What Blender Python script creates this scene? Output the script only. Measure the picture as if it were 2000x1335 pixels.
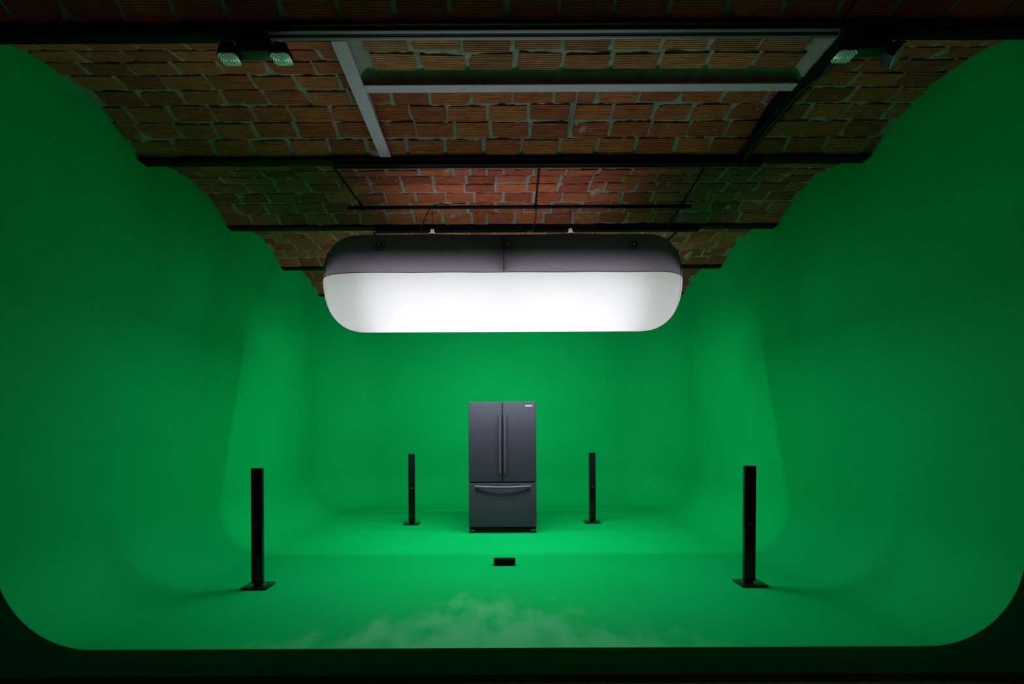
import bpy, bmesh, math, random
from mathutils import Vector, Matrix, noise

for o in list(bpy.data.objects):
    bpy.data.objects.remove(o, do_unlink=True)
scn = bpy.context.scene
COL = scn.collection
PI = math.pi

# ------------------------------------------------------------------ camera
EYE = 1.364            # eye height above the stage floor (stage floor is z = 0)
FPX = 1050.0           # focal length in pixels of the 2000 px wide frame
cam = bpy.data.cameras.new('camera')
cam.sensor_width = 36.0
cam.lens = FPX / 2000.0 * 36.0
cam.shift_x = 28.0 / 2000.0
cam.shift_y = 175.5 / 2000.0
cam.clip_start = 0.05
camo = bpy.data.objects.new('camera', cam)
COL.objects.link(camo)
camo.location = (0, 0, EYE)
camo.rotation_euler = (PI / 2, 0, 0)
camo.rotation_euler = (Matrix.Rotation(PI / 2, 4, 'X') @ Matrix.Rotation(math.radians(-0.27), 4, 'Z')).to_euler()
scn.camera = camo

# ------------------------------------------------------------------ world and exposure
w = bpy.data.worlds.new('world')
scn.world = w
w.use_nodes = True
w.node_tree.nodes['Background'].inputs[0].default_value = (1.0, 0.80, 0.55, 1)
w.node_tree.nodes['Background'].inputs[1].default_value = 0.032
scn.view_settings.view_transform = 'Standard'
scn.view_settings.look = 'None'
scn.view_settings.exposure = 0.0
scn.view_settings.gamma = 1.0
scn.view_settings.use_curve_mapping = False

# ------------------------------------------------------------------ lights of the balloon
# The balloon hangs at BX, BD, BZ; area lamps added just outside its fabric give most of its light
BX, BD, BZ = 0.06, 5.63, EYE + 1.545
BHW, BB, BA = 1.842, 0.43, 0.49      # half length, half depth, half height
LCOL = (0.86, 0.93, 1.0)

def area(name, loc, direction, sx, sy, power, spread=180, col=LCOL):
    l = bpy.data.lights.new(name, 'AREA')
    l.shape = 'RECTANGLE'
    l.size = sx
    l.size_y = sy
    l.energy = power
    l.color = col
    l.spread = math.radians(spread)
    o = bpy.data.objects.new(name, l)
    COL.objects.link(o)
    o.location = loc
    o.rotation_euler = Vector(direction).to_track_quat('-Z', 'Y').to_euler()
    return o

area('balloon_light_down', (BX, BD, BZ - BA - 0.015), (0, 0, -1), 3.1, 0.55, 76)
area('balloon_light_rear', (BX, BD + BB + 0.02, BZ - 0.18), (0, 1, -0.22), 3.1, 0.32, 36)
for sx in (-1, 1):
    area('balloon_light_end', (BX + sx * (BHW + 0.02), BD, BZ - 0.15), (sx, 0, -0.55), 0.5, 0.35, 3.5)
area('balloon_light_front', (BX, BD - BB - 0.02, BZ - 0.20), (0, -1, -0.15), 3.1, 0.32, 18)
area('added_uplight', (BX, BD + 0.08, BZ + BA + 0.032), (0, 0.05, 1), 2.2, 0.30, 5)  # added uplight over the black cover, brightens the bricks and hanging caps
for sx in (-1.25, -0.92, -0.56, -0.20, 0.20, 0.56, 0.92, 1.25):
    l = bpy.data.lights.new('balloon_bulb', 'POINT')
    l.energy = 2.75
    l.color = (1.0, 0.97, 0.985)
    l.shadow_soft_size = 0.14
    o = bpy.data.objects.new('balloon_bulb', l)
    COL.objects.link(o)
    o.location = (BX + sx, BD, BZ - 0.14)

# ------------------------------------------------------------------ helpers
def tag(o, label=None, cat=None, group=None, kind=None):
    if label: o['label'] = label
    if cat: o['category'] = cat
    if group: o['group'] = group
    if kind: o['kind'] = kind
    return o

def link(name, mesh, parent=None):
    o = bpy.data.objects.new(name, mesh)
    COL.objects.link(o)
    if parent: o.parent = parent
    return o

def empty(name, loc=(0, 0, 0), rz=0):
    o = bpy.data.objects.new(name, None)
    COL.objects.link(o)
    o.location = loc
    o.rotation_euler = (0, 0, rz)
    o.empty_display_size = 0.1
    return o

def finish(name, bm, m, parent=None, smooth=False, angle=None):
    me = bpy.data.meshes.new(name)
    bmesh.ops.recalc_face_normals(bm, faces=bm.faces)
    bm.to_mesh(me)
    bm.free()
    if smooth:
        for p in me.polygons: p.use_smooth = True
        if angle is not None:
            me.set_sharp_from_angle(angle=math.radians(angle))
    me.materials.append(m)
    return link(name, me, parent)

def add_box(bm, x0, x1, y0, y1, z0, z1, bevel=0.0, seg=2, mat=None):
    r = bmesh.ops.create_cube(bm, size=1.0)
    vs = r['verts']
    for v in vs:
        v.co = Vector(((x0 + x1) / 2 + v.co.x * (x1 - x0), (y0 + y1) / 2 + v.co.y * (y1 - y0), (z0 + z1) / 2 + v.co.z * (z1 - z0)))
    if mat is not None:
        bmesh.ops.transform(bm, matrix=mat, verts=vs)
    if bevel > 0:
        es = set()
        for v in vs:
            for e in v.link_edges: es.add(e)
        bmesh.ops.bevel(bm, geom=list(es), offset=bevel, segments=seg, affect='EDGES', profile=0.5)

def box(name, x0, x1, y0, y1, z0, z1, m, parent=None, bevel=0.0, seg=2):
    bm = bmesh.new()
    add_box(bm, x0, x1, y0, y1, z0, z1, bevel, seg)
    return finish(name, bm, m, parent, smooth=bevel > 0, angle=40)

def add_tube(bm, pts, r, n=10, closed=False, caps=True):
    pts = [Vector(p) for p in pts]
    rings = []
    N = len(pts)
    prev_u = None
    for i, p in enumerate(pts):
        if closed:
            t = pts[(i + 1) % N] - pts[(i - 1) % N]
        else:
            t = pts[min(i + 1, N - 1)] - pts[max(i - 1, 0)]
        t.normalize()
        if prev_u is None:
            a = Vector((0, 0, 1)) if abs(t.z) < 0.9 else Vector((1, 0, 0))
            u = t.cross(a).normalized()
        else:
            u = (prev_u - t * prev_u.dot(t)).normalized()
        prev_u = u
        v = t.cross(u)
        rr = r[i] if isinstance(r, (list, tuple)) else r
        rings.append([bm.verts.new(p + (u * math.cos(2 * PI * k / n) + v * math.sin(2 * PI * k / n)) * rr) for k in range(n)])
    M = N if closed else N - 1
    for i in range(M):
        a, b = rings[i], rings[(i + 1) % N]
        for k in range(n):
            bm.faces.new((a[k], a[(k + 1) % n], b[(k + 1) % n], b[k]))
    if caps and not closed:
        bm.faces.new(rings[0][::-1])
        bm.faces.new(rings[-1])

def tube(name, pts, r, m, parent=None, n=10, closed=False):
    bm = bmesh.new()
    add_tube(bm, pts, r, n, closed)
    return finish(name, bm, m, parent, smooth=True, angle=50)

def smooth_path(pts, sub=6):
    pts = [Vector(p) for p in pts]
    out = []
    n = len(pts)
    for i in range(n - 1):
        p0, p1, p2, p3 = pts[max(i - 1, 0)], pts[i], pts[i + 1], pts[min(i + 2, n - 1)]
        for k in range(sub):
            t = k / sub
            out.append(0.5 * ((2 * p1) + (p2 - p0) * t + (2 * p0 - 5 * p1 + 4 * p2 - p3) * t * t + (3 * p1 - p0 - 3 * p2 + p3) * t ** 3))
    out.append(pts[-1])
    return out

def lathe(name, prof, m, parent=None, n=20, axis='Z', loc=(0, 0, 0), rot=None):
    bm = bmesh.new()
    rings = []
    for r, z in prof:
        rings.append([bm.verts.new((max(r, 1e-5) * math.cos(2 * PI * k / n), max(r, 1e-5) * math.sin(2 * PI * k / n), z)) for k in range(n)])
    for a, b in zip(rings, rings[1:]):
        for k in range(n):
            bm.faces.new((a[k], a[(k + 1) % n], b[(k + 1) % n], b[k]))
    bm.faces.new(rings[0][::-1]); bm.faces.new(rings[-1])
    M = Matrix.Translation(loc)
    if rot is not None: M = M @ rot
    bmesh.ops.transform(bm, matrix=M, verts=bm.verts)
    return finish(name, bm, m, parent, smooth=True, angle=45)

# ------------------------------------------------------------------ materials
def new_mat(name):
    m = bpy.data.materials.new(name)
    m.use_nodes = True
    nt = m.node_tree
    b = nt.nodes['Principled BSDF']
    return m, nt, b

def N(nt, t, **kw):
    n = nt.nodes.new(t)
    for k, v in kw.items(): setattr(n, k, v)
    return n

def simple(name, col, rough=0.5, metal=0.0, noise_amt=0.0, scale=20.0, bump=0.0, spec=0.5):
    m, nt, b = new_mat(name)
    b.inputs['Base Color'].default_value = (*col, 1)
    b.inputs['Roughness'].default_value = rough
    b.inputs['Metallic'].default_value = metal
    b.inputs['Specular IOR Level'].default_value = spec
    tc = N(nt, 'ShaderNodeTexCoord')
    nz = N(nt, 'ShaderNodeTexNoise')
    nz.inputs['Scale'].default_value = scale
    nz.inputs['Detail'].default_value = 6
    nt.links.new(tc.outputs['Object'], nz.inputs['Vector'])
    if noise_amt > 0:
        mx = N(nt, 'ShaderNodeMix', data_type='RGBA', blend_type='MULTIPLY')
        mx.inputs['Factor'].default_value = 1
        mx.inputs['A'].default_value = (*col, 1)
        mr = N(nt, 'ShaderNodeMapRange')
        mr.inputs['To Min'].default_value = 1 - noise_amt
        mr.inputs['To Max'].default_value = 1 + noise_amt
        nt.links.new(nz.outputs['Fac'], mr.inputs['Value'])
        nt.links.new(mr.outputs['Result'], mx.inputs['B'])
        nt.links.new(mx.outputs['Result'], b.inputs['Base Color'])
    if bump > 0:
        bp = N(nt, 'ShaderNodeBump')
        bp.inputs['Strength'].default_value = 1.0
        bp.inputs['Distance'].default_value = bump
        nt.links.new(nz.outputs['Fac'], bp.inputs['Height'])
        nt.links.new(bp.outputs['Normal'], b.inputs['Normal'])
    return m

GREEN = (0.0008, 0.375, 0.084)
def green_mat(name, worn=False):
    m, nt, b = new_mat(name)
    b.inputs['Roughness'].default_value = 0.62
    b.inputs['Specular IOR Level'].default_value = 0.02
    geo = N(nt, 'ShaderNodeNewGeometry')
    nz = N(nt, 'ShaderNodeTexNoise')
    nz.inputs['Scale'].default_value = 1.3
    nz.inputs['Detail'].default_value = 5
    nt.links.new(geo.outputs['Position'], nz.inputs['Vector'])
    mr = N(nt, 'ShaderNodeMapRange')
    mr.inputs['From Min'].default_value = 0.3
    mr.inputs['From Max'].default_value = 0.7
    mr.inputs['To Min'].default_value = 0.95
    mr.inputs['To Max'].default_value = 1.05
    nt.links.new(nz.outputs['Fac'], mr.inputs['Value'])
    mx = N(nt, 'ShaderNodeMix', data_type='RGBA', blend_type='MULTIPLY')
    mx.inputs['Factor'].default_value = 1
    mx.inputs['A'].default_value = (*GREEN, 1)
    nt.links.new(mr.outputs['Result'], mx.inputs['B'])
    out = mx.outputs['Result']
    if worn:
        # chalky foot-worn patch towards the middle of the stage edge
        sp = N(nt, 'ShaderNodeSeparateXYZ')
        nt.links.new(geo.outputs['Position'], sp.inputs[0])
        def math_(op, a, b_):
            n = N(nt, 'ShaderNodeMath', operation=op)
            for i, s in enumerate((a, b_)):
                if isinstance(s, (int, float)): n.inputs[i].default_value = s
                elif s is not None: nt.links.new(s, n.inputs[i])
            return n.outputs[0]
        fy = math_('DIVIDE', math_('SUBTRACT', 4.82, sp.outputs['Y']), 1.3)
        ax = math_('ABSOLUTE', math_('ADD', sp.outputs['X'], 0.08), None)
        fx = math_('MULTIPLY', ax, 0.62)
        n2 = N(nt, 'ShaderNodeTexNoise')
        n2.inputs['Scale'].default_value = 5.0
        n2.inputs['Detail'].default_value = 4
        n2.inputs['Roughness'].default_value = 0.5
        mpv = N(nt, 'ShaderNodeVectorMath', operation='MULTIPLY')
        mpv.inputs[1].default_value = (1.0, 0.45, 1.0)
        nt.links.new(geo.outputs['Position'], mpv.inputs[0])
        nt.links.new(mpv.outputs[0], n2.inputs['Vector'])
        nn = math_('MULTIPLY', math_('SUBTRACT', n2.outputs['Fac'], 0.5), 2.4)
        v = math_('ADD', math_('SUBTRACT', fy, fx), nn)
        mk = N(nt, 'ShaderNodeMapRange', interpolation_type='SMOOTHSTEP')
        mk.inputs['From Min'].default_value = 0.02
        mk.inputs['From Max'].default_value = 1.0
        mk.inputs['To Max'].default_value = 0.75
        nt.links.new(v, mk.inputs['Value'])
        m2 = N(nt, 'ShaderNodeMix', data_type='RGBA')
        nt.links.new(mk.outputs['Result'], m2.inputs['Factor'])
        nt.links.new(out, m2.inputs['A'])
        m2.inputs['B'].default_value = (0.085, 0.46, 0.19, 1)
        out = m2.outputs['Result']
    nt.links.new(out, b.inputs['Base Color'])
    return m

def brick_mat():
    m, nt, b = new_mat('ribbed clay brick')
    b.inputs['Roughness'].default_value = 0.85
    b.inputs['Specular IOR Level'].default_value = 0.2
    tc = N(nt, 'ShaderNodeTexCoord')
    oi = N(nt, 'ShaderNodeObjectInfo')
    wv = N(nt, 'ShaderNodeTexWave', wave_type='BANDS', bands_direction='Y', wave_profile='SIN')
    wv.inputs['Scale'].default_value = 20.0
    wv.inputs['Distortion'].default_value = 0.5
    wv.inputs['Detail'].default_value = 2
    nt.links.new(tc.outputs['Object'], wv.inputs['Vector'])
    add = N(nt, 'ShaderNodeVectorMath', operation='ADD')
    nt.links.new(tc.outputs['Object'], add.inputs[0])
    sc = N(nt, 'ShaderNodeVectorMath', operation='SCALE')
    cmb = N(nt, 'ShaderNodeCombineXYZ')
    for i in range(3): nt.links.new(oi.outputs['Random'], cmb.inputs[i])
    nt.links.new(cmb.outputs[0], sc.inputs[0])
    sc.inputs['Scale'].default_value = 37.0
    nt.links.new(sc.outputs[0], add.inputs[1])
    st = N(nt, 'ShaderNodeVectorMath', operation='MULTIPLY')
    st.inputs[1].default_value = (1.0, 2.6, 1.0)
    nt.links.new(add.outputs[0], st.inputs[0])
    nz = N(nt, 'ShaderNodeTexNoise')
    nz.inputs['Scale'].default_value = 11.0
    nz.inputs['Detail'].default_value = 8
    nz.inputs['Roughness'].default_value = 0.65
    nt.links.new(st.outputs[0], nz.inputs['Vector'])
    # colour per brick
    cr = N(nt, 'ShaderNodeValToRGB')
    els = cr.color_ramp.elements
    els[0].position = 0.0; els[0].color = (0.36, 0.105, 0.045, 1)
    els[1].position = 1.0; els[1].color = (0.58, 0.205, 0.080, 1)
    for p, c in ((0.2, (0.46, 0.135, 0.060, 1)), (0.4, (0.32, 0.095, 0.048, 1)), (0.6, (0.56, 0.180, 0.070, 1)), (0.8, (0.44, 0.155, 0.065, 1))):
        e = els.new(p); e.color = c
    nt.links.new(oi.outputs['Random'], cr.inputs[0])
    mr = N(nt, 'ShaderNodeMapRange')
    mr.inputs['From Min'].default_value = 0.3; mr.inputs['From Max'].default_value = 0.72
    mr.inputs['To Min'].default_value = 0.55; mr.inputs['To Max'].default_value = 1.25
    nt.links.new(nz.outputs['Fac'], mr.inputs['Value'])
    mx = N(nt, 'ShaderNodeMix', data_type='RGBA', blend_type='MULTIPLY')
    mx.inputs['Factor'].default_value = 1
    mc = N(nt, 'ShaderNodeMix', data_type='RGBA', blend_type='MULTIPLY')
    mc.inputs['Factor'].default_value = 1
    nt.links.new(cr.outputs['Color'], mc.inputs['A'])
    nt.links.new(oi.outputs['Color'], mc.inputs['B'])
    nt.links.new(mc.outputs['Result'], mx.inputs['A'])
    nt.links.new(mr.outputs['Result'], mx.inputs['B'])
    # colour darker along the grooves
    mg = N(nt, 'ShaderNodeMapRange')
    mg.inputs['From Min'].default_value = 0.0; mg.inputs['From Max'].default_value = 0.45
    mg.inputs['To Min'].default_value = 0.45; mg.inputs['To Max'].default_value = 1.0
    nt.links.new(wv.outputs['Fac'], mg.inputs['Value'])
    m2 = N(nt, 'ShaderNodeMix', data_type='RGBA', blend_type='MULTIPLY')
    m2.inputs['Factor'].default_value = 1
    nt.links.new(mx.outputs['Result'], m2.inputs['A'])
    nt.links.new(mg.outputs['Result'], m2.inputs['B'])
    # pale mortar smears
    n3 = N(nt, 'ShaderNodeTexNoise')
    n3.inputs['Scale'].default_value = 9.0; n3.inputs['Detail'].default_value = 6; n3.inputs['Roughness'].default_value = 0.7
    nt.links.new(add.outputs[0], n3.inputs['Vector'])
    ms = N(nt, 'ShaderNodeMapRange')
    ms.inputs['From Min'].default_value = 0.66; ms.inputs['From Max'].default_value = 0.76
    nt.links.new(n3.outputs['Fac'], ms.inputs['Value'])
    m3 = N(nt, 'ShaderNodeMix', data_type='RGBA')
    nt.links.new(ms.outputs['Result'], m3.inputs['Factor'])
    nt.links.new(m2.outputs['Result'], m3.inputs['A'])
    m3.inputs['B'].default_value = (0.30, 0.27, 0.23, 1)
    nt.links.new(m3.outputs['Result'], b.inputs['Base Color'])
    ad = N(nt, 'ShaderNodeMath', operation='MULTIPLY_ADD')
    nt.links.new(nz.outputs['Fac'], ad.inputs[0]); ad.inputs[1].default_value = 0.8
    nt.links.new(wv.outputs['Fac'], ad.inputs[2])
    bp = N(nt, 'ShaderNodeBump')
    bp.inputs['Strength'].default_value = 0.9
    bp.inputs['Distance'].default_value = 0.004
    nt.links.new(ad.outputs[0], bp.inputs['Height'])
    nt.links.new(bp.outputs['Normal'], b.inputs['Normal'])
    return m

def fabric(name, col, rcol, weave=0.06):
    m, nt, b = new_mat(name)
    nt.nodes.remove(b)
    out = nt.nodes['Material Output']
    tr = N(nt, 'ShaderNodeBsdfTranslucent')
    df = N(nt, 'ShaderNodeBsdfDiffuse')
    df.inputs['Color'].default_value = (*rcol, 1)
    ad = N(nt, 'ShaderNodeAddShader')
    tc = N(nt, 'ShaderNodeTexCoord')
    mp = N(nt, 'ShaderNodeVectorMath', operation='MULTIPLY')
    mp.inputs[1].default_value = (4.0, 60.0, 60.0)
    nt.links.new(tc.outputs['Object'], mp.inputs[0])
    nz = N(nt, 'ShaderNodeTexNoise')
    nz.inputs['Scale'].default_value = 3.0; nz.inputs['Detail'].default_value = 4
    nt.links.new(mp.outputs[0], nz.inputs['Vector'])
    mr = N(nt, 'ShaderNodeMapRange')
    mr.inputs['To Min'].default_value = 1 - weave; mr.inputs['To Max'].default_value = 1 + weave
    nt.links.new(nz.outputs['Fac'], mr.inputs['Value'])
    mx = N(nt, 'ShaderNodeMix', data_type='RGBA', blend_type='MULTIPLY')
    mx.inputs['Factor'].default_value = 1
    mx.inputs['A'].default_value = (*col, 1)
    nt.links.new(mr.outputs['Result'], mx.inputs['B'])
    nt.links.new(mx.outputs['Result'], tr.inputs['Color'])
    nt.links.new(tr.outputs[0], ad.inputs[0]); nt.links.new(df.outputs[0], ad.inputs[1])
    nt.links.new(ad.outputs[0], out.inputs['Surface'])
    return m

M_GREEN = green_mat('chroma green paint')
M_GFLOOR = green_mat('chroma green floor paint', worn=True)
M_BRICK = brick_mat()
M_MORTAR = simple('grey cement mortar', (0.265, 0.235, 0.22), 0.9, 0, 0.35, 14, 0.006, 0.2)
M_BEAM = simple('black painted steel', (0.003, 0.003, 0.0035), 0.55, 0, 0.3, 8, 0.0005, 0.06)
M_TRACK = simple('dark grey steel track', (0.12, 0.105, 0.12), 0.5, 0, 0.3, 30, 0.001, 0.4)
M_RAIL = simple('grey primed steel', (0.43, 0.325, 0.43), 0.6, 0, 0.22, 16, 0.001, 0.3)
M_BLACK = simple('matt black', (0.004, 0.004, 0.004), 0.6, 0, 0.2, 40, 0.0, 0.2)
M_GLOSS = simple('gloss black plastic', (0.003, 0.003, 0.003), 0.22, 0, 0.1, 30, 0.0, 0.25)
M_BASE = simple('smoked black base', (0.006, 0.006, 0.006), 0.28, 0, 0.1, 30, 0.0, 0.4)
M_GRILLE = simple('black speaker cloth', (0.005, 0.005, 0.006), 0.9, 0, 0.3, 900, 0.0006, 0.1)
M_BADGE = simple('silver badge', (0.35, 0.38, 0.38), 0.35, 0.6, 0.05)
M_FRIDGE = simple('dark graphite enamel', (0.027, 0.0245, 0.040), 0.5, 0.0, 0.05, 60, 0.0003, 0.4)
M_FRDARK = simple('fridge cabinet black', (0.012, 0.013, 0.016), 0.5, 0, 0.1, 40)
M_HANDLE = simple('brushed graphite handle', (0.075, 0.07, 0.095), 0.38, 0.2, 0.05, 60)
M_LOGO = simple('white logo print', (0.85, 0.85, 0.88), 0.5)
M_CHROME = simple('polished metal', (0.85, 0.82, 0.88), 0.3, 0.25, 0.05)
M_FLOOR = simple('dark concrete', (0.045, 0.038, 0.036), 0.8, 0, 0.5, 5, 0.003)
M_LENS, nt, b = new_mat('ribbed lens glass')
b.inputs['Base Color'].default_value = (0.75, 0.8, 0.78, 1)
b.inputs['Roughness'].default_value = 0.22
b.inputs['Metallic'].default_value = 0.25
tc = N(nt, 'ShaderNodeTexCoord'); wv = N(nt, 'ShaderNodeTexWave', wave_type='RINGS', rings_direction='Z')
wv.inputs['Scale'].default_value = 22
nt.links.new(tc.outputs['Object'], wv.inputs['Vector'])
bp = N(nt, 'ShaderNodeBump'); bp.inputs['Distance'].default_value = 0.004; bp.inputs['Strength'].default_value = 1
nt.links.new(wv.outputs['Fac'], bp.inputs['Height']); nt.links.new(bp.outputs['Normal'], b.inputs['Normal'])
M_FABW = fabric('white balloon fabric', (0.88, 0.82, 0.89), (0.02, 0.02, 0.02), 0.015)
M_FABB = fabric('black balloon fabric', (0.27, 0.210, 0.290), (0.018, 0.009, 0.022), 0.22)
M_STITCH = simple('black stitching', (0.01, 0.01, 0.012), 0.8)
M_PORT = simple('dark violet plastic', (0.06, 0.055, 0.075), 0.35)
M_STITCHW = simple('pale stitching', (0.3, 0.3, 0.32), 0.8)

# ------------------------------------------------------------------ the stage (cyclorama)
XL, XR, YF, YB = -3.19, 3.335, 3.40, 10.30
FIL, RC = 0.615, 0.98        # floor cove radius, rear corner radius
ZW = 4.12                    # walls run up behind the vaults
NF = 14

def wall_strip(name, path, label):
    """path: list of (x, y, nx, ny) with the inward normal; sweeps the cove and the wall."""
    prof = [(FIL - FIL * math.sin(a), FIL - FIL * math.cos(a), a) for a in [k * PI / 2 / NF for k in range(NF + 1)]]
    prof += [(0.0, 2.0, PI / 2), (0.0, ZW, PI / 2)]
    bm = bmesh.new()
    rows = []
    nrm = []
    for (x, y, nx, ny) in path:
        rows.append([bm.verts.new((x + nx * d, y + ny * d, z)) for d, z, a in prof])
        nrm += [(nx * math.sin(a), ny * math.sin(a), math.cos(a)) for d, z, a in prof]
    for a, b_ in zip(rows, rows[1:]):
        for k in range(len(prof) - 1):
            bm.faces.new((a[k], b_[k], b_[k + 1], a[k + 1]))
    me = bpy.data.meshes.new(name)
    bm.to_mesh(me); bm.free()
    for p in me.polygons: p.use_smooth = True
    p0 = me.polygons[len(me.polygons) // 2]
    if p0.normal.dot(Vector(nrm[p0.vertices[0]])) < 0: me.flip_normals()
    me.normals_split_custom_set_from_vertices(nrm)
    me.materials.append(M_GREEN)
    o = link(name, me)
    return tag(o, label, 'wall', kind='structure')

ys = [YF + (YB - RC - YF) * k / 6 for k in range(7)]
wall_strip('wall_left', [(XL, y, 1, 0) for y in ys], 'tall green cyclorama wall on the left with curved foot')
wall_strip('wall_right', [(XR, y, -1, 0) for y in ys][::-1], 'tall green cyclorama wall on the right with curved foot')
path = []
for k in range(13):
    a = PI / 2 * k / 12
    path.append((XL + RC - RC * math.cos(a), YB - RC + RC * math.sin(a), math.cos(a), -math.sin(a)))
for k in range(1, 8):
    path.append((XL + RC + (XR - XL - 2 * RC) * k / 8, YB, 0, -1))
for k in range(13):
    a = PI / 2 * k / 12
    path.append((XR - RC + RC * math.sin(a), YB - RC + RC * math.cos(a), -math.sin(a), -math.cos(a)))
wall_strip('wall_back', path, 'rear green cyclorama wall with rounded corners behind the refrigerator')

bm = bmesh.new()
add_box(bm, XL + FIL, XR - FIL, YF, YB - FIL, -0.16, 0.0)
# floor slab corner infill where the cove runs round the rear corners is covered by the coves themselves
fl = finish('floor', bm, M_GFLOOR)
tag(fl, 'bright green painted stage floor with worn pale patch at its front edge', 'floor', kind='structure')

# front face of the stage with its rounded opening
bm = bmesh.new()
zb = -0.172
op = [(XL, ZW)]
for k in range(NF * 2 + 1):
    a = k * PI / 2 / (NF * 2)
    op.append((XL + FIL - FIL * math.cos(a), FIL - FIL * math.sin(a)))
for k in range(NF * 2 + 1):
    a = PI / 2 - k * PI / 2 / (NF * 2)
    op.append((XR - FIL + FIL * math.cos(a), FIL - FIL * math.sin(a)))
op.append((XR, ZW))
outer = []
for (x, z) in op:
    if x == XL and z == ZW: outer.append((XL - 0.5, ZW))
    elif x == XR and z == ZW: outer.append((XR + 0.5, ZW))
    elif x <= XL + FIL * 0.293 and z > FIL * 0.29: outer.append((XL - 0.5, z))
    elif x >= XR - FIL * 0.293 and z > FIL * 0.29: outer.append((XR + 0.5, z))
    else: outer.append((x, zb))
vi = [[bm.verts.new((x, y, z)) for x, z in op] for y in (YF - 0.004, YF)]
vo = [[bm.verts.new((x, y, z)) for x, z in outer] for y in (YF - 0.004, YF)]
for k in range(len(op) - 1):
    left_turn = outer[k][0] == XL - 0.5 and outer[k + 1][1] == zb
    right_turn = outer[k][1] == zb and outer[k + 1][0] == XR + 0.5
    for s in (0, 1):
        f = [vi[s][k], vi[s][k + 1], vo[s][k + 1]]
        if left_turn: f.append(bm.verts.new((XL - 0.5, vi[s][k].co.y, zb)))
        if right_turn: f.append(bm.verts.new((XR + 0.5, vi[s][k].co.y, zb)))
        f.append(vo[s][k])
        bm.faces.new(f)
    bm.faces.new((vi[0][k], vi[0][k + 1], vi[1][k + 1], vi[1][k]))
tag(finish('wall_front', bm, M_GREEN), 'dark green front step of the stage with rounded lower corners', 'step', kind='structure')

bm = bmesh.new()
add_box(bm, -6, 6, -2.5, YF + 0.3, -0.30, zb)
tag(finish('floor', bm, M_FLOOR), 'dark concrete studio floor in front of the green step', 'floor', kind='structure')

# ------------------------------------------------------------------ brick vaults
HB = EYE + 2.43              # underside of the steel beams
BEAM = [3.28 + 1.58 * k - 0.02 for k in range(5)]     # beam centres (distance from camera)
RISE, FH = 0.185, 0.05
SPR = HB + 0.022             # springing
rng = random.Random(7)

def brick_mesh(i, rng):
    L, W, T = 0.304, 0.153, 0.024
    bm = bmesh.new()
    pts = []
    nx, ny = 5, 2
    j = 0.0034
    def jit(s=1.0): return rng.uniform(-j, j) * s
    for k in range(nx): pts.append((-L / 2 + L * k / nx, -W / 2))
    for k in range(ny): pts.append((L / 2, -W / 2 + W * k / ny))
    for k in range(nx): pts.append((L / 2 - L * k / nx, W / 2))
    for k in range(ny): pts.append((-L / 2, W / 2 - W * k / ny))
    pts = [(x + jit(1.2), y + jit()) for x, y in pts]
    # a chipped corner now and then
    if i % 3 == 0:
        c = rng.choice([0, 5, 7, 12])
        x, y = pts[c]
        pts[c] = (x * (0.90 + rng.uniform(-.03, .03)), y * (0.80 + rng.uniform(-.05, .05)))
    for q in (0, 5, 7, 12):
        x, y = pts[q]; pts[q] = (x * 0.994, y * 0.98)
    a = [bm.verts.new((x, y, 0)) for x, y in pts]
    b_ = [bm.verts.new((x, y, T - 0.004)) for x, y in pts]
    tx, ty = rng.uniform(-.012, .012), rng.uniform(-.02, .02)
    c_ = [bm.verts.new((x * 0.982, y * 0.965, T + x * tx + y * ty)) for x, y in pts]
    n = len(pts)
    for k in range(n):
        bm.faces.new((a[k], a[(k + 1) % n], b_[(k + 1) % n], b_[k]))
        bm.faces.new((b_[k], b_[(k + 1) % n], c_[(k + 1) % n], c_[k]))
    bm.faces.new(c_)
    me = bpy.data.meshes.new('brick')
    bm.to_mesh(me); bm.free()
    me.materials.append(M_BRICK)
    return me

BRICKS = [brick_mesh(i, rng) for i in range(16)]
PANEL = (-0.97, 2.15, 3.36, 3.86)       # x0, x1, y0, y1 of the flat infill panel

def arc(y0, y1):
    c = y1 - y0
    R = (c * c / 4 + RISE * RISE) / (2 * RISE)
    return (y0 + y1) / 2, SPR + RISE - R, R, math.asin(c / 2 / R)

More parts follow.
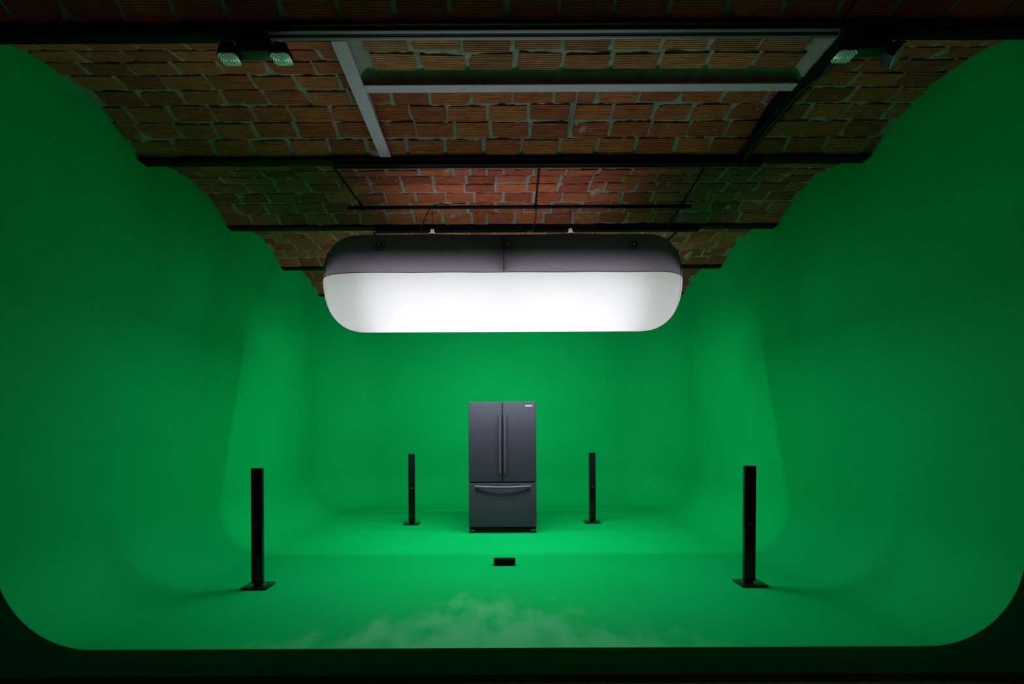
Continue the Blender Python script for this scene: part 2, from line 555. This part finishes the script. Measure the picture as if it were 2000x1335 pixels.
def vault(y0, y1, label, seed, solo=lambda x, y: True, rows=9, hole=None, part=(0, 1), batch=(1, 1, 1, 1)):
    r = random.Random(seed)
    yc, zc, R, ph = arc(y0, y1)
    x0, x1 = XL - 0.06, XR + 0.06
    # mortar bed
    nx, na = 300, 54
    bm = bmesh.new()
    grid = []
    for j in range(na + 1):
        t = part[0] + (part[1] - part[0]) * j / na
        a = -ph + 2 * ph * t
        row = []
        for i in range(nx + 1):
            x = x0 + (x1 - x0) * i / nx
            p = Vector((x, yc + R * math.sin(a), zc + R * math.cos(a)))
            d = 0.0105 + 0.008 * noise.noise(p * 9.0 + Vector((seed, 0, 0))) + 0.010 * noise.noise(p * 23.0)
            d -= 0.05 * max(0.0, noise.noise(p * 6.0 + Vector((0, 31 + seed, 0))) - 0.42)
            row.append(bm.verts.new((x, yc + (R + d) * math.sin(a), zc + (R + d) * math.cos(a))))
        grid.append(row)
    for j in range(na):
        for i in range(nx):
            bm.faces.new((grid[j][i], grid[j][i + 1], grid[j + 1][i + 1], grid[j + 1][i]))
    top = finish('ceiling', bm, M_MORTAR, None, smooth=True)
    tag(top, label, 'ceiling', kind='structure')
    rest = []
    pitch = 2 * ph * R / rows
    for j in range(rows):
        t = (j + 0.5) / rows
        if not (part[0] <= t <= part[1]): continue
        a = -ph + 2 * ph * t
        x = XL - 0.30 + (j % 2) * 0.165 + r.uniform(-0.05, 0.05)
        while x < XR:
            ln = r.choice((1.0, 1.0, 1.0, 0.97, 0.93, 1.03, 1.0, 1.0, 0.9, 0.48 if r.random() < 0.35 else 1.0)) * 0.304
            gap = r.uniform(0.018, 0.038)
            xa, xb = max(x, XL + 0.004), min(x + ln, XR - 0.004)
            x += ln + gap
            if xb - xa < 0.05: continue
            aa = a + r.uniform(-0.006, 0.006)
            yy = yc + R * math.sin(aa)
            cx = (xa + xb) / 2
            if hole and hole[0] < cx < hole[1] and hole[2] < yy < hole[3]: continue
            X = Vector((1, 0, 0)); T = Vector((0, -math.cos(aa), math.sin(aa))); Z = Vector((0, -math.sin(aa), -math.cos(aa)))
            rot = Matrix((X, T, Z)).transposed()
            rot = rot @ Matrix.Rotation(r.uniform(-0.012, 0.012), 3, 'Z') @ Matrix.Rotation(r.uniform(-0.012, 0.012), 3, 'X')
            Rb = R + 0.022 + r.uniform(-0.003, 0.004)
            M = Matrix.Translation((cx, yc + Rb * math.sin(aa), zc + Rb * math.cos(aa))) @ rot.to_4x4()
            M = M @ Matrix.Diagonal(((xb - xa) / 0.304, pitch / 0.172 * r.uniform(0.95, 1.05), 1, 1))
            me = BRICKS[r.randrange(16)]
            if solo(cx, yy):
                o = link('brick', me, top)
                o.matrix_world = M
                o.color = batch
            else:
                rest.append((me, M))
    if rest:
        bm = bmesh.new()
        for me, M in rest:
            n0 = len(bm.verts)
            bm.from_mesh(me)
            bm.verts.ensure_lookup_table()
            bmesh.ops.transform(bm, matrix=M, verts=bm.verts[n0:])
        tag(finish('brick_courses', bm, M_BRICK, top), kind='stuff')
    return top

def bay(k):
    return BEAM[k] + FH, BEAM[k + 1] - FH

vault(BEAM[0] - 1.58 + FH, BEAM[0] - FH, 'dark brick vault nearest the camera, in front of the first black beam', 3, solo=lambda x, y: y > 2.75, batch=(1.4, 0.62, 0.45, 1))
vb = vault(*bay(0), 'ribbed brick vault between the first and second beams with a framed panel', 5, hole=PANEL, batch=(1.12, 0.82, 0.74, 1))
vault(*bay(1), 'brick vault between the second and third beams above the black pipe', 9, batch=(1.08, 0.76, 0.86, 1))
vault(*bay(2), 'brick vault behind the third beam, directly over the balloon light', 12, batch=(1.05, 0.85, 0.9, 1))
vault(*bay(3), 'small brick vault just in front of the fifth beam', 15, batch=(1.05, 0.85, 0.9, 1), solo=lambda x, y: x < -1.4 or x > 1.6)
vault(BEAM[4] + FH, BEAM[4] + 1.58 - FH, 'rearmost brick vault above the back green wall', 18, solo=lambda x, y: False, part=(0, 0.45))

# flat infill panel of the first bay: mortar slab and two courses
zp = EYE + 2.505
bm = bmesh.new()
x0, x1, y0, y1 = PANEL
grid = []
nx, ny = 150, 26
for j in range(ny + 1):
    row = []
    for i in range(nx + 1):
        p = Vector((x0 + (x1 - x0) * i / nx, y0 + (y1 - y0) * j / ny, zp))
        d = 0.008 + 0.011 * noise.noise(p * 8.0) + 0.006 * noise.noise(p * 21.0)
        u = max(0.0, (j / ny - 0.80) / 0.12)
        e = min(i, nx - i) / 150 * (x1 - x0)
        dz = min(1.0, u) ** 1.5 * 0.052 + max(0.0, 1 - max(0.0, e - 0.015) / 0.09) ** 2 * 0.045
        row.append(bm.verts.new((p.x, p.y, zp + d - min(dz, 0.052))))
    grid.append(row)
for j in range(ny):
    for i in range(nx):
        bm.faces.new((grid[j][i], grid[j][i + 1], grid[j + 1][i + 1], grid[j + 1][i]))
pm = finish('infill_mortar', bm, M_MORTAR, vb, smooth=True)
r = random.Random(21)
for j, yy in enumerate((3.455, 3.655)):
    x = PANEL[0] + 0.11 + j * 0.02
    while x < PANEL[1] - 0.2:
        ln = r.uniform(0.285, 0.305)
        o = link('brick', BRICKS[r.randrange(16)], vb)
        rot = Matrix(((1, 0, 0), (0, -1, 0), (0, 0, -1))) @ Matrix.Rotation(r.uniform(-0.03, 0.03), 3, 'Z')
        o.matrix_world = Matrix.Translation((x + ln / 2, yy + r.uniform(-.014, .014), zp + 0.022)) @ rot.to_4x4() @ Matrix.Diagonal((ln / 0.304, r.uniform(1.0, 1.15), 1, 1))
        x += ln + r.uniform(0.022, 0.04)

# ------------------------------------------------------------------ steel beams
beam_lab = ['long black steel ceiling beam nearest the camera, carrying both twin lamps',
            'second black ceiling beam from the camera, at the far end of the grey frame',
            'third black ceiling beam, just above the top of the balloon light',
            'fourth dark ceiling beam, its middle hidden behind the balloon light',
            'fifth and rearmost dark ceiling beam beside the lower balloon light ends']
beams = []
for k, yb in enumerate(BEAM):
    t = empty('steel_beam', (0, yb, HB))
    tag(t, beam_lab[k], 'beam', 'ceiling beams')
    beams.append(t)
    xa, xb = XL + 0.003, XR - 0.003
    box('bottom_flange', xa, xb, -0.062, 0.062, 0.0, 0.016, M_BEAM, t, 0.003)
    box('web', xa, xb, -0.008, 0.008, 0.016, 0.16, M_BEAM, t)
    box('top_flange', xa, xb, -0.05, 0.05, 0.16, 0.175, M_BEAM, t)
    # edge angles that the vault springs from
    for s in (-1, 1):
        box('edge_angle', xa, xb, min(s * 0.036, s * 0.05), max(s * 0.036, s * 0.05), 0.016, 0.06, M_BEAM, t)

def track(k, xa, xb, label, m, drop, yo, hw):
    t = empty('mounting_track', (0, BEAM[k] + yo, HB))
    tag(t, label, 'track', 'tracks bolted under the beams')
    box('channel', xa, xb, -hw, hw, -drop, 0.0, M_BEAM, t, 0.002)
    for s in (-1, 1):
        box('lip', xa, xb, s * hw * 0.62 - hw * 0.3, s * hw * 0.62 + hw * 0.3, -drop - 0.004, -drop, m, t, 0.001)
    return t
track(0, -1.38, 2.10, 'grey slotted steel track under the middle of the first beam', M_TRACK, 0.008, 0.018, 0.045)
track(1, -1.46, 2.40, 'black steel track under the middle of the second beam', M_BEAM, 0.03, 0.012, 0.04)
track(2, -1.45, 2.42, 'black steel track under the third beam, above the balloon light', M_BEAM, 0.03, 0.012, 0.04)
for xa, xb, s in ((XL + 0.004, -1.40, 'left'), (2.12, XR - 0.004, 'right')):
    t = empty('cable_trunking', ((xa + xb) / 2, BEAM[0] + 0.015, HB))
    h = (xb - xa) / 2
    box('trunking_body', -h, h, -0.05, 0.05, -0.022, 0.0, M_BEAM, t, 0.003)
    box('trunking_lid', -h, h, -0.044, 0.044, -0.026, -0.022, M_BEAM, t, 0.001)
    tag(t, 'black trunking under the first beam on the %s, above a twin lamp' % s, 'trunking', 'trunking under the first beam')

# ------------------------------------------------------------------ grey steel frame of the infill panel
t = empty('steel_frame', (0.59, 3.34, EYE + 2.445))
tag(t, 'grey primed steel frame around the brick panel between the first two beams', 'frame')
fx0, fx1, fy1 = -0.985, 2.185, 4.80
def rail(name, xa, xb, ya, yb, m, web):
    bm = bmesh.new()
    add_box(bm, xa, xb, ya, yb, 0, 0.010, 0.002, 1)
    o = finish(name, bm, m, t)
    o.location = Vector((0, 0, EYE + 2.445)) - t.location
    bm = bmesh.new()
    add_box(bm, *web, 0.010, 0.17)
    o2 = finish('web', bm, m, o)
    return o
rail('side_rail', fx0 - 0.05, fx0 + 0.05, 3.36, fy1, M_RAIL, (fx0 - 0.006, fx0 + 0.006, 3.36, fy1))
rail('side_rail', fx1 - 0.05, fx1 + 0.05, 3.36, fy1, M_BEAM, (fx1 - 0.006, fx1 + 0.006, 3.36, fy1))
rail('cross_rail', fx0 + 0.052, fx1 - 0.052, 3.79, 3.875, M_RAIL, (fx0 + 0.052, fx1 - 0.052, 3.827, 3.839))

o = tube('conduit_rod', [(0.612, 3.93, EYE + 2.545), (0.618, 4.2, EYE + 2.555), (0.622, 4.50, EYE + 2.55)], 0.011, M_TRACK, None, 8)
tag(o, 'short grey metal rod on the brick vault behind the cross rail', 'rod')
o = tube('power_cable', smooth_path([(2.262, 3.375, EYE + 2.425), (2.262, 3.46, EYE + 2.43), (2.246, 3.65, EYE + 2.432), (2.19, 3.86, EYE + 2.432), (2.195, 4.2, EYE + 2.434), (2.19, 4.55, EYE + 2.430), (2.20, 4.76, EYE + 2.40), (2.20, 4.80, EYE + 2.38)]), 0.009, M_BLACK, None, 6)
tag(o, 'thin black cable running along the dark right frame rail', 'cable')
o = tube('power_cable', smooth_path([(2.05, 3.02, EYE + 2.56), (2.09, 3.12, EYE + 2.50), (2.07, 3.19, EYE + 2.45), (2.055, 3.20, EYE + 2.40), (2.08, 3.25, EYE + 2.385)]), 0.008, M_BLACK, None, 6)
tag(o, 'short black cable looping over the front of the first beam', 'cable')

# ------------------------------------------------------------------ twin-head emergency lamps
def head(parent, x, tilt=None):
    m = Matrix.Translation((x, 0.0, -0.105))
    if tilt is not None: m = m @ tilt
    bm = bmesh.new()
    vs = []
    prof = [(0.036, 0.075), (0.052, 0.045), (0.060, 0.0), (0.060, -0.004)]
    n = 24
    rings = []
    for h_, z in prof:
        ring = []
        for k in range(n):
            a = 2 * PI * k / n + PI / n
            c, s = math.cos(a), math.sin(a)
            q = (abs(c) ** 9 + abs(s) ** 9) ** (-1 / 9)
            ring.append(bm.verts.new((c * q * h_, s * q * h_, z)))
        rings.append(ring)
    for a, b_ in zip(rings, rings[1:]):
        for k in range(n): bm.faces.new((a[k], a[(k + 1) % n], b_[(k + 1) % n], b_[k]))
    bm.faces.new(rings[0]); bm.faces.new(rings[-1])
    hd = finish('lamp_head', bm, M_BLACK, parent, smooth=True, angle=40)
    hd.matrix_local = m
    bm = bmesh.new()
    rr = []
    for h_, z in ((0.058, -0.0045), (0.056, -0.009), (0.038, -0.012), (0.015, -0.0135)):
        ring = []
        for k in range(n):
            a = 2 * PI * k / n + PI / n
            c, s = math.cos(a), math.sin(a)
            q = (abs(c) ** 9 + abs(s) ** 9) ** (-1 / 9)
            ring.append(bm.verts.new((c * q * h_, s * q * h_, z)))
        rr.append(ring)
    for a, b_ in zip(rr, rr[1:]):
        for k in range(n): bm.faces.new((a[k], a[(k + 1) % n], b_[(k + 1) % n], b_[k]))
    bm.faces.new(rr[-1]); bm.faces.new(rr[0])
    ln = finish('lens', bm, M_LENS, hd, smooth=True, angle=30)
    ln['label'] = 'clear ribbed glass lens'
    bm = bmesh.new()
    sx = -1 if x > 0 else 1
    add_tube(bm, [(x + sx * 0.02, 0, -0.06), (x + sx * 0.075, 0, -0.045)], 0.014, 10)
    finish('swivel_arm', bm, M_BLACK, parent, smooth=True, angle=50)
    return hd

def twin(loc, label, tilt_b=None):
    t = empty('emergency_light', loc)
    tag(t, label, 'emergency light', 'twin emergency lights')
    h = box('housing', -0.105, 0.105, -0.05, 0.055, -0.085, 0.0, M_GLOSS, t, 0.014, 3)
    box('cover_plate', -0.085, 0.085, -0.038, 0.042, -0.088, -0.085, M_BASE, t, 0.001)
    head(t, -0.160)
    head(t, 0.160, tilt_b)
    return t
zt = HB - 0.026
twin((-1.475, 3.30, zt), 'black twin-head emergency light with two square lenses, left under the first beam')
twin((2.30, 3.30, zt), 'black twin-head emergency light on the right with one lens turned outward',
     Matrix.Rotation(math.radians(-48), 4, 'Y') @ Matrix.Rotation(math.radians(-25), 4, 'X'))

# ------------------------------------------------------------------ pipe grid above the balloon
PD, PZ = 5.66, EYE + 2.365
t = empty('hanging_pipe', (0.24, PD, PZ))
tag(t, 'long black horizontal pipe above the balloon light', 'pipe')
tube('pipe_tube', [(-1.81, 0, 0), (1.81, 0, 0)], 0.019, M_BEAM, t, 14)
for xx in (-1.66, 0.175, 1.72):
    tube('pipe_clamp', [(xx - 0.02, 0, 0), (xx + 0.02, 0, 0)], 0.026, M_BEAM, t, 14)
for i, (xx, x2, lab) in enumerate(((-1.475, -1.43, 'thin black tube running back from the second beam to the pipe, left'),
                       (0.39, 0.415, 'thin black tube running back from the second beam to the middle of the pipe'),
                       (1.90, 2.02, 'thin black tube running back past the right end of the pipe'))):
    end = 6.34 if i == 2 else 5.70
    o = tube('support_tube', [(xx, 4.89, HB - 0.024), (x2, end, HB - 0.024)], 0.0115, M_BEAM, None, 8)
    tag(o, lab, 'tube', 'tubes carrying the pipe')
for xx, x2, lab in ((-1.49, -1.43, 'thin dark tube behind the third beam above the balloon left end'), (2.19, 2.10, 'thin dark tube behind the third beam above the balloon right end')):
    o = tube('support_tube', [(xx, 6.50, HB - 0.010), (x2, 7.92, HB + 0.0)], 0.012, M_BEAM, None, 8)
    tag(o, lab, 'tube', 'tubes carrying the pipe')

# ------------------------------------------------------------------ balloon light
bl = empty('balloon_light', (BX, BD, BZ))
tag(bl, 'big inflated balloon light, glowing white below with black top, hanging under the ceiling', 'balloon light')
EC = 0.43                       # length of the rounded ends
def brad(x):
    ax = abs(x)
    if ax <= BHW - EC: return 1.0
    u = min(1.0, (ax - (BHW - EC)) / EC)
    return max(0.0, 1 - u ** 2.7) ** (1 / 2.4)
def bpt(x, a):
    k = brad(x)
    c, s = math.cos(a), math.sin(a)
    e = 2.15
    q = (abs(c) ** e + abs(s) ** e) ** (-1 / e)
    return Vector((x, -BB * k * c * q, BA * k * s * q))
# stations along the balloon
xs = []
for k in range(29):
    u = 1 - (1 - k / 28) ** 1.9
    xs.append(-BHW + 0.0 + EC * (1 - math.cos(k / 28 * PI / 2)) )
xs += [-(BHW - EC) + 2 * (BHW - EC) * k / 40 for k in range(1, 40)]
xs += [-v for v in xs[:29]][::-1]
FIT = (-0.735, 0.712)           # fittings along the balloon
def tent(p):
    if p.z > 0.3:
        for fx in FIT:
            d = math.hypot(p.x - fx, p.y - 0.0)
            p.z += 0.030 * math.exp(-d / 0.10)
    return p
def half(name, a0, a1, m):
    bm = bmesh.new()
    na = 30
    rows = []
    for x in xs:
        rows.append([bm.verts.new(tent(bpt(x, a0 + (a1 - a0) * j / na))) for j in range(na + 1)])
    for a, b_ in zip(rows, rows[1:]):
        for j in range(na): bm.faces.new((a[j], a[j + 1], b_[j + 1], b_[j]))
    bmesh.ops.remove_doubles(bm, verts=bm.verts, dist=1e-4)
    return finish(name, bm, m, bl, smooth=True)
o = half('black_cover', 0, PI, M_FABB); o['label'] = 'black fabric upper half'
o = half('white_diffuser', 0, -PI, M_FABW); o['label'] = 'glowing white fabric lower half'
# inner partition between the two bulbs
bm = bmesh.new()
vs = [bm.verts.new(bpt(0.0, 0.02 + (PI - 0.04) * k / 39) * 0.993) for k in range(40)]
vs2 = [bm.verts.new(v.co + Vector((0.012, 0, 0))) for v in vs]
bm.faces.new(vs); bm.faces.new(vs2)
for k in range(40): bm.faces.new((vs[k], vs[(k + 1) % 40], vs2[(k + 1) % 40], vs2[k]))
finish('inner_partition', bm, simple('dark lining', (0.05, 0.05, 0.06), 0.9), bl)
box('added_baffle', -BHW + 0.17, BHW - 0.17, -0.24, 0.24, 0.01, 0.02, simple('pale baffle', (0.7, 0.7, 0.72), 0.8), bl)  # added opaque plate, unseen inside; keeps bulb light off the upper cover
# horizontal seam round the balloon
seam = [bpt(x, 0) * 1.0 + Vector((0, -0.001, 0.004 * math.sin(x * 9) * 0.5)) for x in xs[1:-1]] + [bpt(x, PI) for x in xs[1:-1]][::-1]
tube('seam', seam, 0.0035, M_STITCH, bl, 6, closed=True)
for x in (-BHW + 0.075, BHW - 0.085):
    tube('end_stitching', [bpt(x, a) * 1.0015 for a in [PI * k / 40 for k in range(41)]], 0.0032, M_STITCH, bl, 5)
    tube('end_stitching', [bpt(x, a) * 1.0015 for a in [-PI * k / 40 for k in range(41)]], 0.0012, M_STITCHW, bl, 5)
# three fabric ports on the black side
for px in (-1.215, 0.055, 1.285):
    a = math.radians(35)
    p = bpt(px, a)
    nrm = Vector((0, -math.cos(a) / BB, math.sin(a) / BA)).normalized()
    q = nrm.to_track_quat('Z', 'Y').to_matrix().to_4x4()
    port = lathe('port', [(0.0, -0.004), (0.042, -0.003), (0.042, 0.003), (0.036, 0.005), (0.030, 0.002), (0.012, 0.004), (0.0, 0.004)], M_PORT, bl, 24, loc=p, rot=q)
    lathe('port_knob', [(0.009, 0.003), (0.009, 0.010), (0.005, 0.014), (0.0, 0.015)], M_CHROME, port, 12, loc=p, rot=q)
    bm = bmesh.new()
    add_tube(bm, [Vector((0.068 * math.cos(2 * PI * k / 28), 0.068 * math.sin(2 * PI * k / 28), -0.003)) for k in range(28)], 0.0028, 6, closed=True)
    bmesh.ops.transform(bm, matrix=Matrix.Translation(p) @ q, verts=bm.verts)
    finish('port_ring', bm, M_STITCH, port, smooth=True)
# fittings, wires
for fx in FIT:
    zt_ = BA + 0.026
    f = lathe('hanging_fitting', [(0.034, zt_ - 0.012), (0.036, zt_ + 0.004), (0.030, zt_ + 0.022), (0.020, zt_ + 0.034), (0.018, zt_ + 0.058), (0.011, zt_ + 0.062)], M_CHROME, bl, 20, loc=(fx, 0, 0))
    f['label'] = 'shiny metal hanging cap'
    top = PZ - BZ - 0.02
    tube('suspension_wire', [(fx, 0, zt_ + 0.06), (fx, PD - BD, top)], 0.0022, M_BLACK, bl, 5)
    tube('carabiner', [(fx + 0.010 * math.cos(2 * PI * k / 14), (PD - BD) * 0.8, top - 0.055 + 0.028 * math.sin(2 * PI * k / 14)) for k in range(14)], 0.003, M_TRACK, bl, 5, closed=True)
o = tube('power_cable', smooth_path([(-0.50, PD - 0.005, PZ + 0.027), (-0.60, PD - 0.012, PZ + 0.030), (-0.68, PD - 0.03, PZ - 0.005), (-0.74, PD - 0.01, PZ - 0.09), (-0.785, PD, PZ - 0.20), (-0.80, PD + 0.0, PZ - 0.315)]), 0.0055, M_BLACK, None, 6)
tag(o, 'black cable drooping from the pipe to the left balloon top', 'cable')
o = tube('power_cable', smooth_path([(0.415, PD, PZ - 0.02), (0.41, PD, PZ - 0.12), (0.385, PD, PZ - 0.22), (0.36, PD, PZ - 0.265), (0.33, PD + 0.0, PZ - 0.25), (0.29, PD, PZ - 0.30)]), 0.005, M_BLACK, None, 6)
tag(o, 'black cable drooping from the pipe to the middle balloon top', 'cable')

# ------------------------------------------------------------------ strip light hung behind the balloon
SD, SH = 6.95, EYE + 1.62
t = empty('strip_light', (BX, SD, SH))
tag(t, 'long black shaded strip light hanging behind the balloon light', 'strip light')
box('top_plate', -2.0, 2.0, -0.085, 0.05, 0.075, 0.090, M_BEAM, t, 0.003)
box('front_shade', -2.05, 2.05, -0.090, -0.080, -0.225, 0.090, M_BEAM, t)
box('lamp_tube', -1.6, 1.6, -0.02, 0.02, 0.03, 0.06, simple('white lamp tube', (0.8, 0.8, 0.8), 0.5), t, 0.008)
for xx in (-1.2, 1.2):
    tube('drop_rod', [(xx, -0.02, 0.088), (xx, -0.02, 0.95)], 0.006, M_BEAM, t, 8)
la = area('strip_lamp', (0, 0, 0.02), (0, 0.75, -0.66), 3.1, 0.05, 120, 180, (0.80, 0.93, 1.0))
la.parent = t

# ------------------------------------------------------------------ refrigerator
FX0, FX1, FY = -0.392, 0.519, 7.235
fr = empty('refrigerator', ((FX0 + FX1) / 2, FY, 0))
tag(fr, 'dark graphite french-door refrigerator with bottom freezer drawer on the green floor', 'refrigerator')
hw = (FX1 - FX0) / 2
box('cabinet', -hw + 0.006, hw - 0.006, 0.065, 0.68, 0.03, 1.755, M_FRDARK, fr, 0.006)
def door(name, xa, xb, za, zb_, bulge=0.012):
    bm = bmesh.new()
    nx, nz = 16, 2
    add_box(bm, xa, xb, 0.0, 0.06, za, zb_, 0.008, 3)
    o = finish(name, bm, M_FRIDGE, fr, smooth=True, angle=35)
    return o
mid = 0.0
dl = door('door', -hw, mid - 0.004, 0.690, 1.770)
dr = door('door', mid + 0.004, hw, 0.690, 1.770)
dw = door('drawer', -hw, hw, 0.083, 0.676)
for d, hx in ((dl, -0.034), (dr, 0.034)):
    pts = []
    for k in range(17):
        u = k / 16
        pts.append((hx, -0.034 - 0.022 * math.sin(PI * u), 0.805 + 0.80 * u))
    hd = tube('handle', pts, 0.0145, M_HANDLE, d, 14)
    for zz in (0.83, 1.58):
        tube('handle_mount', [(hx, -0.045, zz), (hx, 0.004, zz)], 0.011, M_HANDLE, d, 10)
pts = []
for k in range(25):
    u = k / 24
    pts.append((-0.372 + 0.744 * u, -0.034 - 0.062 * math.sin(PI * u), 0.632 - 0.006 * math.sin(PI * u)))
tube('handle', pts, 0.017, M_HANDLE, dw, 14)
for xx in (-0.345, 0.345):
    tube('handle_mount', [(xx, -0.04, 0.632), (xx, 0.004, 0.632)], 0.014, M_HANDLE, dw, 10)
box('kick_plate', -hw + 0.01, hw - 0.01, 0.035, 0.065, 0.012, 0.08, M_BLACK, fr, 0.003)
for s in (-1, 1):
    xa, xb = sorted((s * hw, s * (hw - 0.085)))
    box('hinge_foot', xa, xb, 0.015, 0.075, 0.0, 0.048, M_FRDARK, fr, 0.012, 3)
# maker's lettering
cu = bpy.data.curves.new('logo', 'FONT')
cu.body = 'SAMSUNG'
cu.size = 0.030
cu.extrude = 0.0008
cu.offset = 0.0006
cu.align_x = 'CENTER'
to = bpy.data.objects.new('logo', cu)
COL.objects.link(to)
bpy.context.view_layer.update()
me = bpy.data.meshes.new_from_object(to.evaluated_get(bpy.context.evaluated_depsgraph_get()))
bpy.data.objects.remove(to, do_unlink=True)
xsv = [v.co.x for v in me.vertices]
wd = max(xsv) - min(xsv)
me.materials.clear(); me.materials.append(M_LOGO)
lg = link('logo', me, dr)
lg.matrix_local = Matrix.Translation((hw - 0.100, -0.0012, 1.705)) @ Matrix.Rotation(PI / 2, 4, 'X') @ Matrix.Diagonal((0.098 / wd, 0.85, 1, 1))
lg['label'] = 'small white maker lettering'

# ------------------------------------------------------------------ tower speakers
def tower(label, x, y, lean=0.0, cx=0.0, ztop=1.055):
    t = empty('tower_speaker', (x, y, 0))
    tag(t, label, 'speaker', 'slim black tower speakers')
    box('base_plate', -0.114, 0.114, -0.105, 0.105, 0.008, 0.022, M_BASE, t, 0.003)
    box('base_underside', -0.098, 0.098, -0.09, 0.09, 0.0, 0.008, M_BLACK, t)
    L = Matrix.Rotation(lean, 4, 'Y')
    def prt(name, x0, x1, y0, y1, z0, z1, m, bev, par=t):
        bm = bmesh.new()
        add_box(bm, x0 + cx, x1 + cx, y0, y1, z0, z1, bev, 2)
        bmesh.ops.transform(bm, matrix=L, verts=bm.verts)
        return finish(name, bm, m, par, smooth=True, angle=40)
    prt('neck', -0.034, 0.034, -0.028, 0.020, 0.022, 0.046, M_BASE, 0.004)
    cab = prt('cabinet', -0.048, 0.048, -0.040, 0.008, 0.042, ztop, M_GLOSS, 0.004)
    prt('grille', -0.046, 0.046, -0.0455, -0.040, 0.545, ztop - 0.003, M_GRILLE, 0.002)
    prt('front_panel', -0.046, 0.046, -0.0445, -0.040, 0.046, 0.535, M_GLOSS, 0.002)
    bd = prt('badge', -0.017, 0.017, -0.047, -0.0445, 0.5385, 0.5425, M_BADGE, 0.0)
    return t
tower('slim black tower speaker standing left of the refrigerator, nearest the camera', -2.126, 4.765, 0.0, 0.002)
tower('slim black tower speaker standing at the right, nearest the camera', 2.235, 4.775, 0.012, -0.018)
tower('small far black tower speaker just left of the refrigerator', -1.281, 7.985, 0.0, 0.004, 1.045)
tower('small far black tower speaker just right of the refrigerator', 1.405, 8.06, 0.0, 0.006, 1.050)

# centre speaker lying on the floor
t = empty('center_speaker', (0.064, 5.50, 0))
tag(t, 'small black box speaker lying on the green floor before the refrigerator', 'speaker')
box('cabinet', -0.111, 0.111, -0.020, 0.055, 0.004, 0.066, M_GLOSS, t, 0.003)
box('grille', -0.092, 0.092, -0.026, -0.020, 0.008, 0.062, M_GRILLE, t, 0.002)
for s in (-1, 1):
    xa, xb = sorted((s * 0.093, s * 0.110))
    box('end_cap', xa, xb, -0.0245, -0.020, 0.007, 0.063, M_GLOSS, t, 0.002)
    for yy in (-0.005, 0.045):
        bm = bmesh.new()
        add_tube(bm, [(s * 0.09, yy, 0.0), (s * 0.09, yy, 0.005)], 0.007, 10)
        finish('rubber_foot', bm, M_BLACK, t, smooth=True, angle=50)
